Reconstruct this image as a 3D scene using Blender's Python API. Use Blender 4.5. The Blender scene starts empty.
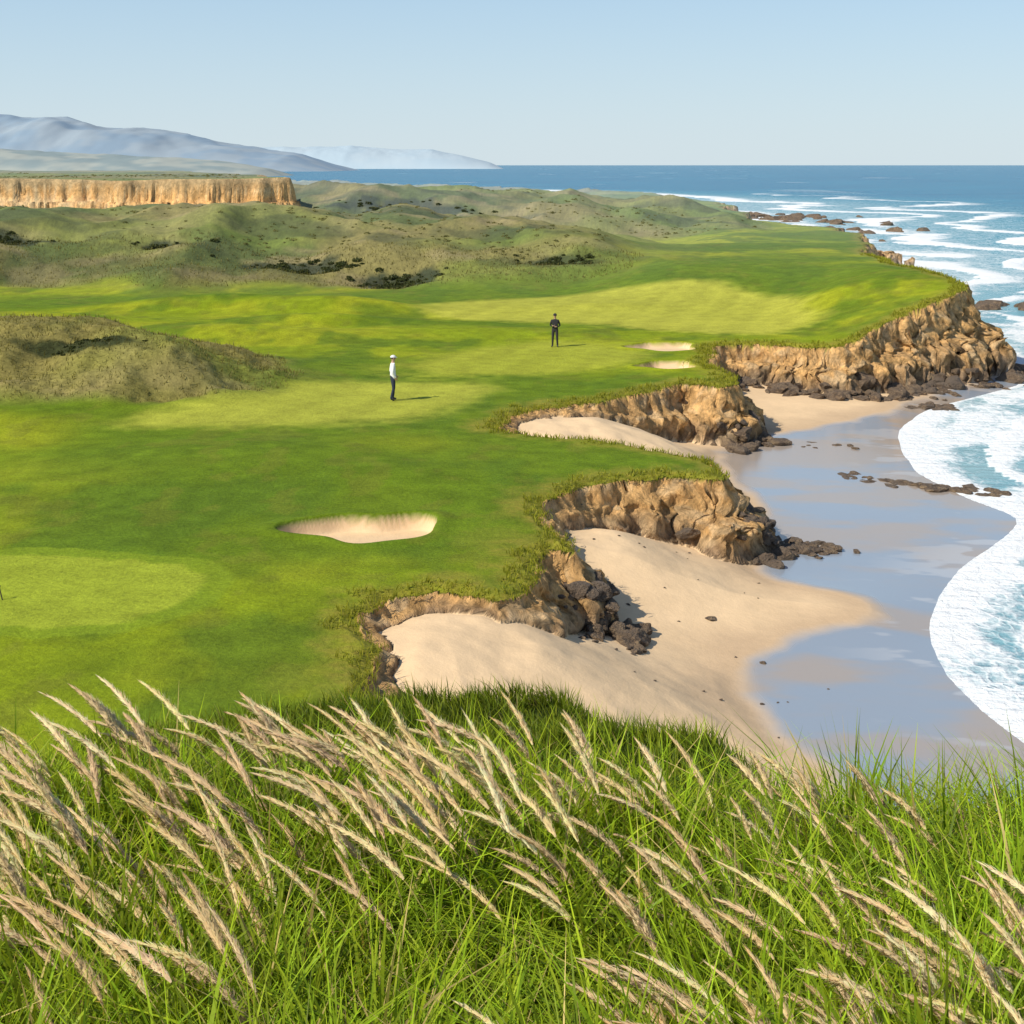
import bpy, math, numpy as np
from mathutils import Vector
rng = np.random.default_rng(7)
scene = bpy.context.scene
F = np.float32

# ------------------------------------------------------------------ helpers
T2 = np.random.default_rng(1).random((256,256)).astype(F)
T3 = np.random.default_rng(2).random((64,64,64)).astype(F)
def n2(x,y):
    xi=np.floor(x); yi=np.floor(y); fx=x-xi; fy=y-yi
    fx=fx*fx*(3-2*fx); fy=fy*fy*(3-2*fy)
    a=xi.astype(np.int64)&255; b=yi.astype(np.int64)&255; a1=(a+1)&255; b1=(b+1)&255
    return (T2[a,b]*(1-fx)+T2[a1,b]*fx)*(1-fy)+(T2[a,b1]*(1-fx)+T2[a1,b1]*fx)*fy
def fb2(x,y,o=4,g=.5):
    v=0; a=1; s=0
    for i in range(o):
        v=v+a*n2(x*2**i+17.3*i,y*2**i+9.1*i); s+=a; a*=g
    return v/s
def n3(x,y,z):
    r=[]
    for c in (x,y,z):
        i=np.floor(c); f=c-i; r.append((i.astype(np.int64)&63,(i.astype(np.int64)+1)&63,f*f*(3-2*f)))
    (a,a1,fx),(b,b1,fy),(c,c1,fz)=r
    l=(T3[a,b,c]*(1-fx)+T3[a1,b,c]*fx)*(1-fy)+(T3[a,b1,c]*(1-fx)+T3[a1,b1,c]*fx)*fy
    h=(T3[a,b,c1]*(1-fx)+T3[a1,b,c1]*fx)*(1-fy)+(T3[a,b1,c1]*(1-fx)+T3[a1,b1,c1]*fx)*fy
    return l*(1-fz)+h*fz
def fb3(x,y,z,o=3):
    v=0;a=1;s=0
    for i in range(o):
        v=v+a*n3(x*2**i+5.3*i,y*2**i+3.1*i,z*2**i); s+=a; a*=.5
    return v/s
def ss(a,b,v):
    t=np.clip((v-a)/(b-a),0,1); return t*t*(3-2*t)
def smax(a,b,k):
    h=np.clip(.5+.5*(a-b)/k,0,1); return b*(1-h)+a*h+k*h*(1-h)
def lerp(a,b,t): return a+(b-a)*t
def catmull(P,n=3,closed=False):
    P=np.array(P,float); m=len(P); out=[]
    for i in range(m if closed else m-1):
        if closed: p0,p1,p2,p3=P[i-1],P[i],P[(i+1)%m],P[(i+2)%m]
        else: p0,p1,p2,p3=P[max(i-1,0)],P[i],P[i+1],P[min(i+2,m-1)]
        for k in range(n):
            t=k/n
            out.append(.5*((2*p1)+(-p0+p2)*t+(2*p0-5*p1+4*p2-p3)*t*t+(-p0+3*p1-3*p2+p3)*t**3))
    if not closed: out.append(P[-1])
    return np.array(out)
def sdf(poly,x,y):
    d=np.full(x.shape,1e12,F); ins=np.zeros(x.shape,bool); m=len(poly)
    for i in range(m):
        ax,ay=poly[i]; bx,by=poly[(i+1)%m]; ex,ey=bx-ax,by-ay; L2=ex*ex+ey*ey
        if L2<1e-9: continue
        px=x-F(ax); py=y-F(ay)
        t=np.clip((px*F(ex)+py*F(ey))/F(L2),0,1)
        qx=px-t*F(ex); qy=py-t*F(ey)
        d=np.minimum(d,qx*qx+qy*qy)
        if abs(ey)>1e-9:
            c=((y<ay)!=(y<by))&(px<(F(ex/ey)*py))
            ins^=c
    d=np.sqrt(d)
    return np.where(ins,d,-d)

def build(name,V,Q,mats=(),smooth=True,attrs=None,fattrs=None,parent=None,matidx=None):
    me=bpy.data.meshes.new(name); V=np.nan_to_num(np.asarray(V,dtype=F)); Q=np.asarray(Q,dtype=np.int32)
    k=Q.shape[1]
    me.vertices.add(len(V)); me.vertices.foreach_set("co",V.ravel())
    me.loops.add(Q.size); me.loops.foreach_set("vertex_index",Q.ravel())
    me.polygons.add(len(Q)); me.polygons.foreach_set("loop_start",np.arange(0,Q.size,k,dtype=np.int32))
    me.update(calc_edges=True)
    me.polygons.foreach_set("use_smooth",np.full(len(Q),smooth,dtype=bool))
    if matidx is not None: me.polygons.foreach_set("material_index",np.asarray(matidx,dtype=np.int32))
    for n,a in (attrs or {}).items():
        at=me.attributes.new(n,'FLOAT_COLOR','POINT')
        if a.shape[1]==3: a=np.concatenate([a,np.ones((len(a),1))],1)
        at.data.foreach_set("color",a.astype(F).ravel())
    for n,a in (fattrs or {}).items():
        at=me.attributes.new(n,'FLOAT','POINT'); at.data.foreach_set("value",a.astype(F).ravel())
    for m in mats: me.materials.append(m)
    ob=bpy.data.objects.new(name,me); scene.collection.objects.link(ob)
    if parent: ob.parent=parent
    me.update()
    return ob

class NT:
    def __init__(s,mat):
        s.t=mat.node_tree; s.N=s.t.nodes; s.L=s.t.links
    def n(s,typ,props=None,**inp):
        nd=s.N.new(typ)
        for k,v in (props or {}).items(): setattr(nd,k,v)
        for k,v in inp.items():
            key=int(k[1:]) if k[0]=='i' and k[1:].isdigit() else k.replace('_',' ')
            sock=nd.inputs[key]
            if isinstance(v,bpy.types.NodeSocket): s.L.new(v,sock)
            else: sock.default_value=v
        return nd
    def math(s,op,a,b=0.0,c=0.0,clamp=False):
        return s.n('ShaderNodeMath',{'operation':op,'use_clamp':clamp},i0=a,i1=b,i2=c).outputs[0]
    def mix(s,f,a,b,blend='MIX'):
        nd=s.n('ShaderNodeMix',{'data_type':'RGBA','blend_type':blend})
        for i,v in ((0,f),(6,a),(7,b)):
            if isinstance(v,bpy.types.NodeSocket): s.L.new(v,nd.inputs[i])
            else: nd.inputs[i].default_value=v if i==0 else (*v,1) if len(v)==3 else v
        return nd.outputs[2]
    def sstep(s,v,a,b):
        nd=s.n('ShaderNodeMapRange',{'interpolation_type':'SMOOTHSTEP'},i0=v,i1=a,i2=b,i3=0.0,i4=1.0)
        return nd.outputs[0]
    def noise(s,vec,scale,detail=4,rough=.55,dist=0.0):
        return s.n('ShaderNodeTexNoise',Vector=vec,Scale=scale,Detail=detail,Roughness=rough,Distortion=dist).outputs[0]
def newmat(name):
    m=bpy.data.materials.new(name); m.use_nodes=True; m.node_tree.nodes.clear(); t=NT(m)
    out=t.n('ShaderNodeOutputMaterial'); b=t.n('ShaderNodeBsdfPrincipled'); t.L.new(b.outputs[0],out.inputs[0])
    return m,t,b,out
def simple(name,col,rough=.7,var=.15,scale=20):
    m,t,b,o=newmat(name); p=t.n('ShaderNodeTexCoord').outputs['Object']
    nz=t.noise(p,scale,3); c=tuple(max(0,x*(1-var)) for x in col); d=tuple(min(1,x*(1+var)) for x in col)
    t.L.new(t.mix(nz,c,d),b.inputs['Base Color']); b.inputs['Roughness'].default_value=rough
    return m

# ------------------------------------------------------------------ coast survey (metres)
LIP=[(9,-14),(8,6),(6,13),(3,18.5),(-.8,23.5),(-2.5,26),(-2.8,28),(-3.1,30.8),(-2.8,31.8),(-1.66,32.3),(-.27,31.8),(.5,32.8),
 (.5,35.0),(1.2,36.1),(1.75,35.8),(1.7,37.0),(1.1,39),(.96,40.8),(1.76,42.6),(3.05,43.9),(4.65,44.3),(5.9,44.6),(6.6,44.1),(7.1,45),
 (7.0,46.4),(6.4,47.4),(3.1,50.2),(0,52),(-.35,54),(.5,56.7),(2,58.2),(3.7,59.3),(6,61.7),(8,63.4),(9,62.3),(9.9,63.3),(10.1,65.7),
 (9.9,69),(10.4,74),(12,77.5),(15,76.8),(17.5,75.5),(20,77.6),(23,80),(26,82.4),(27.6,85),(28.4,89),(29.0,97),(30.5,108),(31,116),(32,130),
 (38,150),(44,185),(38,222),(46,300),(42,400),(30,480),(-25,600),(-130,740),(-420,1200),(-1000,3000),(-2800,9000)]
WET=[(12,-14),(9.5,10),(7.5,22),(5.95,28.9),(5.5,31.3),(5.6,33.4),(6.4,35.5),(7.85,36.9),(9.7,38.2),(9.8,39.6),(8.4,41),(7.8,42.3),
 (8,44.2),(8.6,48.5),(8.8,53),(8.5,58),(10.5,63),(14.4,65.7),(18.8,69.9),(21.1,73.3),(25,78),(29,83),(30.5,92),(32.5,106),(33,118),(34,132),
 (40,152),(46,188),(40,223),(48,300),(44,400),(32,482),(-24,603),(-129,743),(-418,1204),(-998,3005),(-2795,9000)]
SHORE=[(17,-14),(14.5,10),(12.3,22),(11.1,30.4),(10.8,32.7),(10.8,35.4),(11.9,39.3),(13.8,43.2),(16.3,46.7),(17.7,49.4),(17.2,52),(16.6,55.6),
 (16.9,60.3),(18.3,66),(21.3,71.5),(25.5,76),(30,81.5),(31.8,90),(33.5,104),(35,118),(36.5,134),(43,155),(49,190),(43,224),(51,300),(49,400),
 (37,486),(-20,610),(-125,750),(-410,1215),(-990,3015),(-2780,9000)]
def close(P): return np.vstack([catmull(P,3),[(-9000,9000),(-9000,-14)]])
LIPP,WETP,SHOP=close(LIP),close(WET),close(SHORE)
PLAT=np.array([(-300,165),(-60,168),(-45,169.5),(-33,170),(-27.5,173),(-30,184),(-43,230),(-90,360),(-400,420)],float)
BUNK=[(-3.9,37.7,2.1,1.45,.42),(8.2,75.9,1.8,1.9,.3),(7.6,68.6,1.35,1.6,.35)]
HOLL=[(-17.5,119,4.5,2.2),(-10,116,3.8,2.0),(-46,122,5,2.2),(-30,122,3,1.4),(-14,190,10,4),(-19,61.5,2.6,.9),(4,120,4,1.5)]
FAIR=[catmull([(-17,33),(-14,35),(-10.2,35),(-7.6,34.1),(-7.2,32.4),(-8.2,30.1),(-10.8,29.5),(-15,29.8)],4,True),
 catmull([(-14,52.4),(-13.5,54),(-11.1,60),(-8.2,63),(-2.4,64),(-1,61.5),(-3,56),(-6.5,53)],4,True),
 catmull([(-6.6,67.3),(-5,71),(-1.7,75.5),(2.7,78.5),(6.5,76),(6,70),(2,66.5),(-2,65.6)],4,True),
 catmull([(-6.5,96),(-2,101),(3.5,104),(9.7,106),(16,104),(20,96),(19,86),(14,81),(9,82),(3,86),(-2.7,89)],4,True)]

def hollow(x,y):
    h=np.zeros_like(x)
    for cx,cy,rx,ry in HOLL: h=np.maximum(h,np.exp(-(((x-cx)/rx)**2+((y-cy)/ry)**2)))
    return h
def land(x,y):
    z=.10*(fb2(x*.09+3,y*.09,3)-.5)*ss(20,30,y)*2-.04
    r1=2.7*ss(14.5,28,x)*(1-.4*ss(95,125,y))*ss(66,78,y)
    r2=2.1*ss(90,114,y)*ss(2,14,x)*(1-ss(140,165,y))
    z=z+smax(r1,r2,.8)
    hx=np.interp(x,[-60,-11,3,12,19,30],[5.6,5.5,4.7,2.5,.7,.2]).astype(F)
    yr=y-7*(fb2(x*.06,y*0+3,3)-.5)*2
    h1=hx*ss(98,142,yr)*(1-.75*ss(146,166,y))
    h2=np.interp(x,[-60,-30,-10,7,20,27,34,40],[6.6,6.3,6.0,5.2,4.6,3.8,1.6,-.6]).astype(F)*ss(168,204,y)*(1-.85*ss(215,300,y))
    h3=np.interp(x,[-300,-80,0,30,50],[2,2,1.2,.9,.4]).astype(F)*ss(330,420,y)
    hh=np.maximum(np.maximum(h1,h2),h3)
    scr=ss(.35,1.2,hh+ .8*(fb2(x*.12,y*.12,3)-.5))*(1-ss(2,16,x)*ss(158,130,y)*.8)
    z=np.maximum(z,0)*ss(1.5,0,hh)+smax(hh,z,.6)*ss(0,1.5,hh)
    rg=1-np.abs(fb2(x*.055+4,y*.04+2,4)*2-1)
    z=z+scr*((fb2(x*.11,y*.09,4)-.5)*2.6+(rg-.75)*2.8*ss(1,3,hh)+(fb2(x*.7,y*.7,2)-.5)*.18)
    z=z-.9*hollow(x,y)*scr
    dx=(x+22.5)/8.8; dy=(y-65.0)/6.2
    g=2.8*np.exp(-(dx*dx+dy*dy)**1.15)
    dx=(x+15.5)/3.6; dy=(y-60.5)/2.8
    g=g+.7*np.exp(-(dx*dx+dy*dy))
    m=ss(.12,.5,g+.25*(fb2(x*.5,y*.5,3)-.5))
    z=z+g+m*((fb2(x*.35,y*.35,4)-.5)*1.6)
    for (cx,cy,rx,ry,a) in [(-11,93,5,3,.9),(-20,96,8,3,1.0),(-30,84,9,4,1.0),(6,96,4,2,.3),(-2,82,7,2.5,.25),(-9,47,5,3,.3),(22,92,4,4,.5),(-16,80,6,2.5,.7),(-12,87,5,1.8,.6),(-13,43,4,2.5,.2),(-4,44,3,2,.18),(-22,53,5,2.5,.4)]:
        z=z+a*np.exp(-(((x-cx)/rx)**2+((y-cy)/ry)**2))
    return z,scr,m
def field(x,y):
    x=x.astype(F); y=y.astype(F)
    z,scr,md=land(x,y)
    bunk=np.zeros_like(x)
    for cx,cy,rx,ry,dp in BUNK:
        a=np.arctan2(y-cy,x-cx); e=np.hypot((x-cx)/rx,(y-cy)/ry)*(1+.13*np.sin(3*a+cx)+.08*np.sin(5*a+1))
        z=z-dp*ss(1.0,.9,e)+.2*dp*np.exp(-((e-1.08)/.16)**2)+dp*.8*ss(1,.8,e)*ss(-.1,1,(cy-y)/ry)
        bunk=np.maximum(bunk,ss(.985,.95,e))
    s2=-sdf(PLAT,x+1.6*(fb2(x*.25,y*.25,3)-.5)*2,y+1.3*(fb2(x*.30+9,y*.30,3)-.5)*2)
    top=8.35+.9*(fb2(x*.08,y*.08,3)-.5)
    f2=1-np.clip(s2/2.2,0,1)
    f2=np.clip(f2+.1*np.sin(f2*3.14)*np.sin(f2*16),0,1)
    pm=(s2>-.25)&(s2<2.2)&(top>z)
    z=np.where(s2<2.2,np.maximum(z,z+(top-z)*f2),z)
    scr=np.where(s2<0,1,scr)
    fr=ss(90,160,y)
    wx=(fb2(x*.8,y*.8,3)-.5)*1.0+(fb2(x*2.6,y*2.6,2)-.5)*.35+fr*(fb2(x*.1,y*.1,2)-.5)*8
    wy=(fb2(x*.8+40,y*.8,3)-.5)*1.0+(fb2(x*2.6+40,y*2.6,2)-.5)*.35+fr*(fb2(x*.1+7,y*.1,2)-.5)*8
    s=-sdf(LIPP,x+wx,y+wy)
    wx2=(fb2(x*.35,y*.35,2)-.5)*.9
    dW=sdf(WETP,x+wx2,y+wx2)
    dS=-sdf(SHOP,x+wx2*.5,y+wx2*.5)
    c=lerp(.036,.006,ss(60,68,y))
    Bd=-2.3+np.minimum(c*dW*dW,1.7)+.04*(fb2(x*.6,y*.6,3)-.5)*ss(0,1,dW)
    nb=(fb2(x*.6+3,y*.6,3)-.5)
    for (qx,qy,qr,qz) in [(-1.6,30.3,1.6,-.06),(2.2,55.6,2.4,-.20),(2.6,41.4,.5,-.8)]:
        hd=np.hypot(x-qx,y-qy); q=qz-.06*hd-.36*(smax(hd-qr,0*hd,1.6)-.02)
        Bd=smax(Bd,q+nb*.35,.7)*ss(.0,.8,dW)+Bd*(1-ss(.0,.8,dW))
    a=np.maximum(-dW,0); b=np.maximum(-dS,0)
    Bm=-2.3-.2*a/(a+b+1e-4)
    B=np.where(dW>0,Bd,np.where(dS<0,Bm,-2.5-np.clip(.1*dS,0,5)))
    B=np.minimum(B,z-.22)
    drop=z-B
    jag=fb2(x*1.3+5,y*1.3,3)
    w=.25+drop*(.16+.5*jag)
    t=np.clip(s/w,0,1)
    f=1-t; f=f+.12*np.sin(f*np.pi*2); f=np.clip(f,0,1)
    zc=np.where(s<0,z-.12*ss(-.5,0,s),B+(drop-.12)*f)
    cm=((s>-.02)&(s<w*1.03)).astype(F)
    Ye=np.interp(x,[-30,-12,-6,-4.7,-2,.6,2.2,3.5,6,12],[6,8,13,17,19.5,19.3,16.8,11.5,8,7]).astype(F)
    ym=np.minimum(y,Ye)
    P=np.interp(ym,[-14,0,3,5.2,6.2,8,10,13,17,20],[8.3,7.95,7.45,7.08,6.75,5.55,4.75,3.85,3.0,2.45]).astype(F)
    zd=P-.75*np.maximum(y-Ye,0)-ss(5,16,x)*9-ss(12,40,-x)*4+(fb2(x*.5,y*.5,3)-.5)*.5
    dm=ss(-.15,.15,zd-zc)
    zz=smax(zd,zc,.25)
    cm=cm*(1-dm)
    return dict(z=zz,s=s,t=t,cm=cm,scr=scr,md=md,bunk=bunk,pm=pm,dW=dW,dS=dS,dm=dm,L=z,B=B,s2=s2,f2=f2)

# ------------------------------------------------------------------ terrain
rows=np.concatenate([np.arange(-9,27,.18),np.arange(27,50,.05),np.arange(50,88,.1),np.arange(88,163,.4),np.arange(163,178,.2),
     np.geomspace(178,420,140),np.geomspace(425,9000,90)])
uu=np.concatenate([np.linspace(-1.3,-.39,60,endpoint=False),np.linspace(-.39,.39,800,endpoint=False),np.linspace(.39,1.3,60)])
Y,U=np.meshgrid(rows,uu,indexing='ij'); X=U*(Y+10.5)
x=X.ravel().astype(F); y=Y.ravel().astype(F)
D=field(x,y); z=D['z']
cm=D['cm']
def cliffdisp(x,y,z,k):
    a=fb3(x*1.1,y*1.1,z*1.6,4); b=fb3(x*1.1+21,y*1.1+4,z*1.6,4)
    r=1-np.abs(fb3(x*2.3+8,y*2.3,z*1.2,3)*2-1)
    return (a-.5)*k*1.7+(r-.7)*k*.6,(b-.5)*k*1.7-(r-.7)*k*.6
kk=cm*np.clip((D['L']-D['B'])*.36,0,1.2)*np.maximum(np.sin(np.clip(D['t'],0.02,.999)*np.pi),0)**.4
dx,dy=cliffdisp(x,y,z,kk)
pmk=D['pm'].astype(F)*np.sin(np.clip(D['f2'],0,1)*3.14)
gx=fb3(x*.5,y*.5,z*2.2,4)
x2=x+dx; y2=y+dy-pmk*(gx-.5)*1.6
z2=z+cm*(fb3(x*3,y*3,z*3,2)-.5)*.2
def C(*a): return np.array(a,F)[None,:]
def mixc(a,b,t): return a+(b-a)*t[:,None]
n1=fb2(x*.22,y*.22,4); nf=fb2(x*1.7,y*1.7,3); nff=fb2(x*6,y*6,2); nl=fb2(x*.05+2,y*.08,3)
col=np.repeat(C(.215,.272,.008),len(x),0)
col=mixc(col,C(.31,.325,.014),ss(.42,.66,n1)*.75)
col=mixc(col,C(.105,.175,.008),ss(.46,.62,nl)*.85)
col=mixc(col,C(.095,.16,.010),ss(.48,.66,fb2(x*.35+60,y*.22,4))*.75)
col=mixc(col,C(.17,.18,.02),ss(.60,.72,fb2(x*.9+11,y*.6,4))*.4)
col*= (0.74+.52*nf)[:,None]
fmask=np.zeros_like(x)
for i,pl in enumerate(FAIR):
    bb=(x>pl[:,0].min()-4)&(x<pl[:,0].max()+4)&(y>pl[:,1].min()-4)&(y<pl[:,1].max()+4)
    wob=1.5 if i==0 else 5.0
    d=sdf(pl,x[bb]+(n1[bb]-.5)*wob,y[bb]+(n1[bb]-.5)*wob*.6+(nf[bb]-.5)*.6)
    m=ss(-.10,.25,d) if i==0 else ss(-1.3,1.2,d+(nf[bb]-.5)*.8)*.92
    c0=[C(.33,.39,.030),C(.42,.43,.050),C(.37,.39,.035),C(.45,.44,.055)][i]
    if i==0: st=.5+.5*np.tanh(4*np.sin((x[bb]*.25+y[bb])*4.5)); sa=.04
    else: st=.5+.5*np.tanh(3*np.sin((x[bb]*.9-y[bb]*.28)*2.6)); sa=.08
    cc=c0*(1-sa*st[:,None])*((.80+.30*nf[bb])*(.88+.28*n1[bb]))[:,None]
    if i==0: col[bb]=mixc(col[bb],C(.22,.30,.016),ss(-.7,-.5,d)*.7)
    col[bb]=mixc(col[bb],cc,m); fmask[bb]=np.maximum(fmask[bb],m)
s=D['s']
rough=ss(-1.6,-.3,s+(nf-.5)*1.2)*(y>24)
col=mixc(col,C(.28,.235,.035),rough*(1-fmask)*.75*(.4+nff))
scr=np.clip(D['scr'],0,1); sc=mixc(np.repeat(C(.225,.190,.055),len(x),0),C(.105,.130,.028),ss(.42,.62,fb2(x*.13,y*.10,4)))
sc=mixc(sc,C(.30,.235,.105),ss(.54,.68,fb2(x*.16+30,y*.25,4))*.6)
sc=mixc(sc,C(.17,.22,.022),ss(.45,.65,fb2(x*.05+3,y*.07+8,3))*.6)
sc=mixc(sc,C(.028,.038,.014),ss(.33,.58,hollow(x,y)+(fb2(x*.45,y*.45,4)-.5)*1.1)*.92)  # shade of the hollows under the cut bank, painted dark
sc=mixc(sc,C(.05,.062,.018),ss(.58,.66,fb2(x*.10+80,y*.16+9,5))*ss(100,125,y)*.55)
sc*=(.72+.56*nff)[:,None]
col=mixc(col,sc,np.clip(np.maximum(scr,D['md']),0,1))
sandc=np.repeat(C(.77,.555,.335),len(x),0)*(.90+.20*fb2(x*.7,y*.7,4))[:,None]
sand=np.maximum(D['bunk'],((s>0)&(D['t']>=1)&(D['dm']<.5)).astype(F))
col=mixc(col,sandc*.97,sand)
onb=((D['t']>=1)&(D['dm']<.5)).astype(F)
wet=onb*ss(.4,-.6,D['dW']+(fb2(x*.8,y*.5,3)-.5)*.9)
wet2=onb*ss(2.4,.1,D['dW']+(fb2(x*.5,y*.5,3)-.5)*1.8)
col=mixc(col,C(.50,.35,.22),wet2*.66*(1-wet))
wetc=mixc(np.repeat(C(.30,.345,.405),len(x),0),C(.40,.335,.28),ss(.42,.66,fb2(x*.25,y*.5,4)))  # wet sand with the sky's reflection tinted into its base colour
wetc=mixc(wetc,C(.52,.52,.53),ss(.60,.68,fb2(x*.5+9,y*1.1,4))*ss(-3.2,-.2,D['dS'])*.6)
col=mixc(col,wetc,wet)
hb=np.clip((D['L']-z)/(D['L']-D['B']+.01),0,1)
och=ss(1.0,.5,hb+(fb3(x*1.2,y*1.2,z*2,3)-.5)*.7)
rc=mixc(np.repeat(C(.34,.23,.14),len(x),0),C(.68,.40,.16),och)
rc=mixc(rc,C(.13,.09,.06),ss(.55,.70,fb3(x*1.6,y*1.6,z*1.1,3))*.65*(1-och*.6))
rc=mixc(rc,C(.62,.45,.26),ss(.53,.68,fb3(x*2+9,y*2,z*3,3))*.6)
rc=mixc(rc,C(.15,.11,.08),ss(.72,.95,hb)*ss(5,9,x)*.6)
col=mixc(col,rc,cm)
band=fb2(z*1.6+.5*n1,x*.03,3)
pc=mixc(np.repeat(C(.82,.43,.12),len(x),0),C(.84,.59,.29),ss(.42,.62,band))
pc=mixc(pc,C(.50,.25,.08),ss(.54,.70,fb3(x*.3,y*.3,z*2.8,3))*.65)
pc=mixc(pc,C(.36,.22,.07),ss(.72,.95,D['f2'])*.7)
talus=ss(.30,.04,D['f2']+(fb2(x*.22,y*.22,3)-.5)*.7)
pc=mixc(pc,sc,talus)
col=mixc(col,pc,D['pm'].astype(F))
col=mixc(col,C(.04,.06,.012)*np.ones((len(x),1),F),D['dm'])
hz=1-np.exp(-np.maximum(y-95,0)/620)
col=mixc(col,C(.44,.52,.56),hz)  # aerial haze blended into the base colour with distance
R=np.clip(cm+D['pm'].astype(F)*(1-talus)*.6,0,1)
mask=np.stack([R,np.clip(sand,0,1),wet,np.clip(1-fmask,0,1)],1)
nr,nc=len(rows),len(uu)
idx=np.arange(nr*nc).reshape(nr,nc)
Q=np.stack([idx[:-1,:-1],idx[:-1,1:],idx[1:,1:],idx[1:,:-1]],-1).reshape(-1,4)

m_ter,t,b,o=newmat('terrain_material')
pos=t.n('ShaderNodeNewGeometry').outputs['Position']
colA=t.n('ShaderNodeAttribute',{'attribute_name':'Col'}).outputs['Color']
ma=t.n('ShaderNodeAttribute',{'attribute_name':'Mask'}); sp=t.n('ShaderNodeSeparateColor',i0=ma.outputs['Color'])
rock,snd,wt=sp.outputs[0],sp.outputs[1],sp.outputs[2]
g1=t.noise(pos,9,5,.7); g2=t.noise(pos,1.3,4,.6)
gf=t.math('ADD',t.math('MULTIPLY',g1,1.2),t.math('MULTIPLY',g2,.5)); gf=t.math('ADD',gf,.15)
gg=t.mix(1.0,colA,t.n('ShaderNodeCombineColor',i0=gf,i1=gf,i2=gf).outputs[0],'MULTIPLY')
sf=t.math('ADD',t.math('MULTIPLY',t.noise(pos,3,6,.65),.22),.89)
sg=t.mix(1.0,colA,t.n('ShaderNodeCombineColor',i0=sf,i1=sf,i2=sf).outputs[0],'MULTIPLY')
mp=t.n('ShaderNodeMapping',Vector=pos,Scale=(1,1,.75)).outputs[0]
r1=t.noise(mp,2.4,8,.72,.6); vo=t.n('ShaderNodeTexVoronoi',{'feature':'DISTANCE_TO_EDGE'},Vector=mp,Scale=2.0).outputs[0]
rf=t.math('MULTIPLY',t.math('ADD',t.math('MULTIPLY',t.sstep(r1,.3,.7),1.0),.6),t.math('ADD',t.math('MULTIPLY',t.sstep(vo,0,.12),.2),.8))
rg=t.mix(1.0,colA,t.n('ShaderNodeCombineColor',i0=rf,i1=rf,i2=rf).outputs[0],'MULTIPLY')
c1=t.mix(snd,gg,sg); c1=t.mix(wt,c1,colA); c1=t.mix(rock,c1,rg)
t.L.new(c1,b.inputs['Base Color'])
rr=t.math('SUBTRACT',.95,t.math('MULTIPLY',wt,.78)); t.L.new(rr,b.inputs['Roughness'])
t.L.new(t.math('ADD',.12,t.math('MULTIPLY',wt,.6)),b.inputs['Specular IOR Level'])
hgt=t.math('ADD',t.math('MULTIPLY',g1,.06),t.math('MULTIPLY',t.math('MULTIPLY',r1,rock),.5))
hgt=t.math('ADD',t.math('MULTIPLY',hgt,t.math('SUBTRACT',1.0,t.math('MULTIPLY',snd,.75))),t.math('MULTIPLY',t.math('MULTIPLY',t.noise(pos,1.6,5,.6),snd),.035))
hgt=t.math('MULTIPLY',hgt,t.math('SUBTRACT',1.0,t.math('MULTIPLY',wt,.93)))
bp=t.n('ShaderNodeBump',Strength=.8,Distance=1.0,Height=hgt); t.L.new(bp.outputs[0],b.inputs['Normal'])
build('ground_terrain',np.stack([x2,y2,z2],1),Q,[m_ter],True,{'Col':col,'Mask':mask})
del X,Y,U,x2,y2,z2,col

def H(x,y):
    return field(np.atleast_1d(np.asarray(x,F)),np.atleast_1d(np.asarray(y,F)))

# ------------------------------------------------------------------ sea
rows=np.concatenate([np.arange(-9,30,.6),np.arange(30,90,.14),np.geomspace(90,1200,460),np.geomspace(1220,40000,90)])
uu=np.linspace(-.9,1.3,620)
Y,U=np.meshgrid(rows,uu,indexing='ij'); X=U*(Y+10.5)
x=X.ravel().astype(F); y=Y.ravel().astype(F)
wx2=(fb2(x*.35,y*.35,2)-.5)*.9
dS=-sdf(SHOP,x+wx2*.5,y+wx2*.5)
spc=np.where(y<90,4.2,4.2+(y-90)*.10).astype(F)
warp=(fb2(x*.09,y*.09,3)-.5)*7+(fb2(x*.5,y*.5,3)-.5)*1.6+(fb2(x*.02+5,y*.02,3)-.5)*ss(90,200,y)*60
ph=(dS+warp*ss(0,6,dS))/spc; saw=ph-np.floor(ph)
patch=fb2(x*.12+np.floor(ph)*3.7,y*.07,3)
env=ss(55,8,dS)*ss(-1,.5,dS)
env=np.where(y>90,ss(45+.5*y,15,dS),env)
env=np.where(y>420,ss(190,35,dS),env)
big=fb2(x*.34+7,y*.25,4)
foam=(1-saw)**1.5*env*ss(.25,.55,patch+.10)*1.25
foam=np.maximum(foam,ss(16,.5,dS)*(.36+.44*ss(.35,.65,big)))
foam=np.maximum(foam,env*.52*ss(110,150,y))
foam=np.maximum(foam,ss(.9,.1,dS)*ss(-.6,0,dS)*(.5+.55*fb2(x*1.2,y*1.2,2)))
far=fb2(x*.02,y*.006,3); foam=np.maximum(foam,ss(.66,.78,far)*.5*ss(20,200,dS))
foam=np.clip(foam,0,1.1)
amp=ss(1,14,dS)
zz=-2.5+amp*(.38*np.exp(-((saw-.08)/.10)**2)*ss(.35,.6,patch)*ss(60,10,dS)+.05*(fb2(x*.5,y*.5,3)-.5)*2+ .12*(fb2(x*.12,y*.25,3)-.5)*2)+.02*ss(0,.4,dS)
zz=np.where(y>300,-2.5,zz)
nr,nc=len(rows),len(uu); idx=np.arange(nr*nc).reshape(nr,nc)
Q=np.stack([idx[:-1,:-1],idx[:-1,1:],idx[1:,1:],idx[1:,:-1]],-1).reshape(-1,4)
Q=Q[(dS[Q]>-1.5-.01*y[Q]).any(1)]
m_sea,t,b,o=newmat('sea_material')
pos=t.n('ShaderNodeNewGeometry').outputs['Position']
sh=t.n('ShaderNodeAttribute',{'attribute_name':'shore'}).outputs['Fac']
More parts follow.
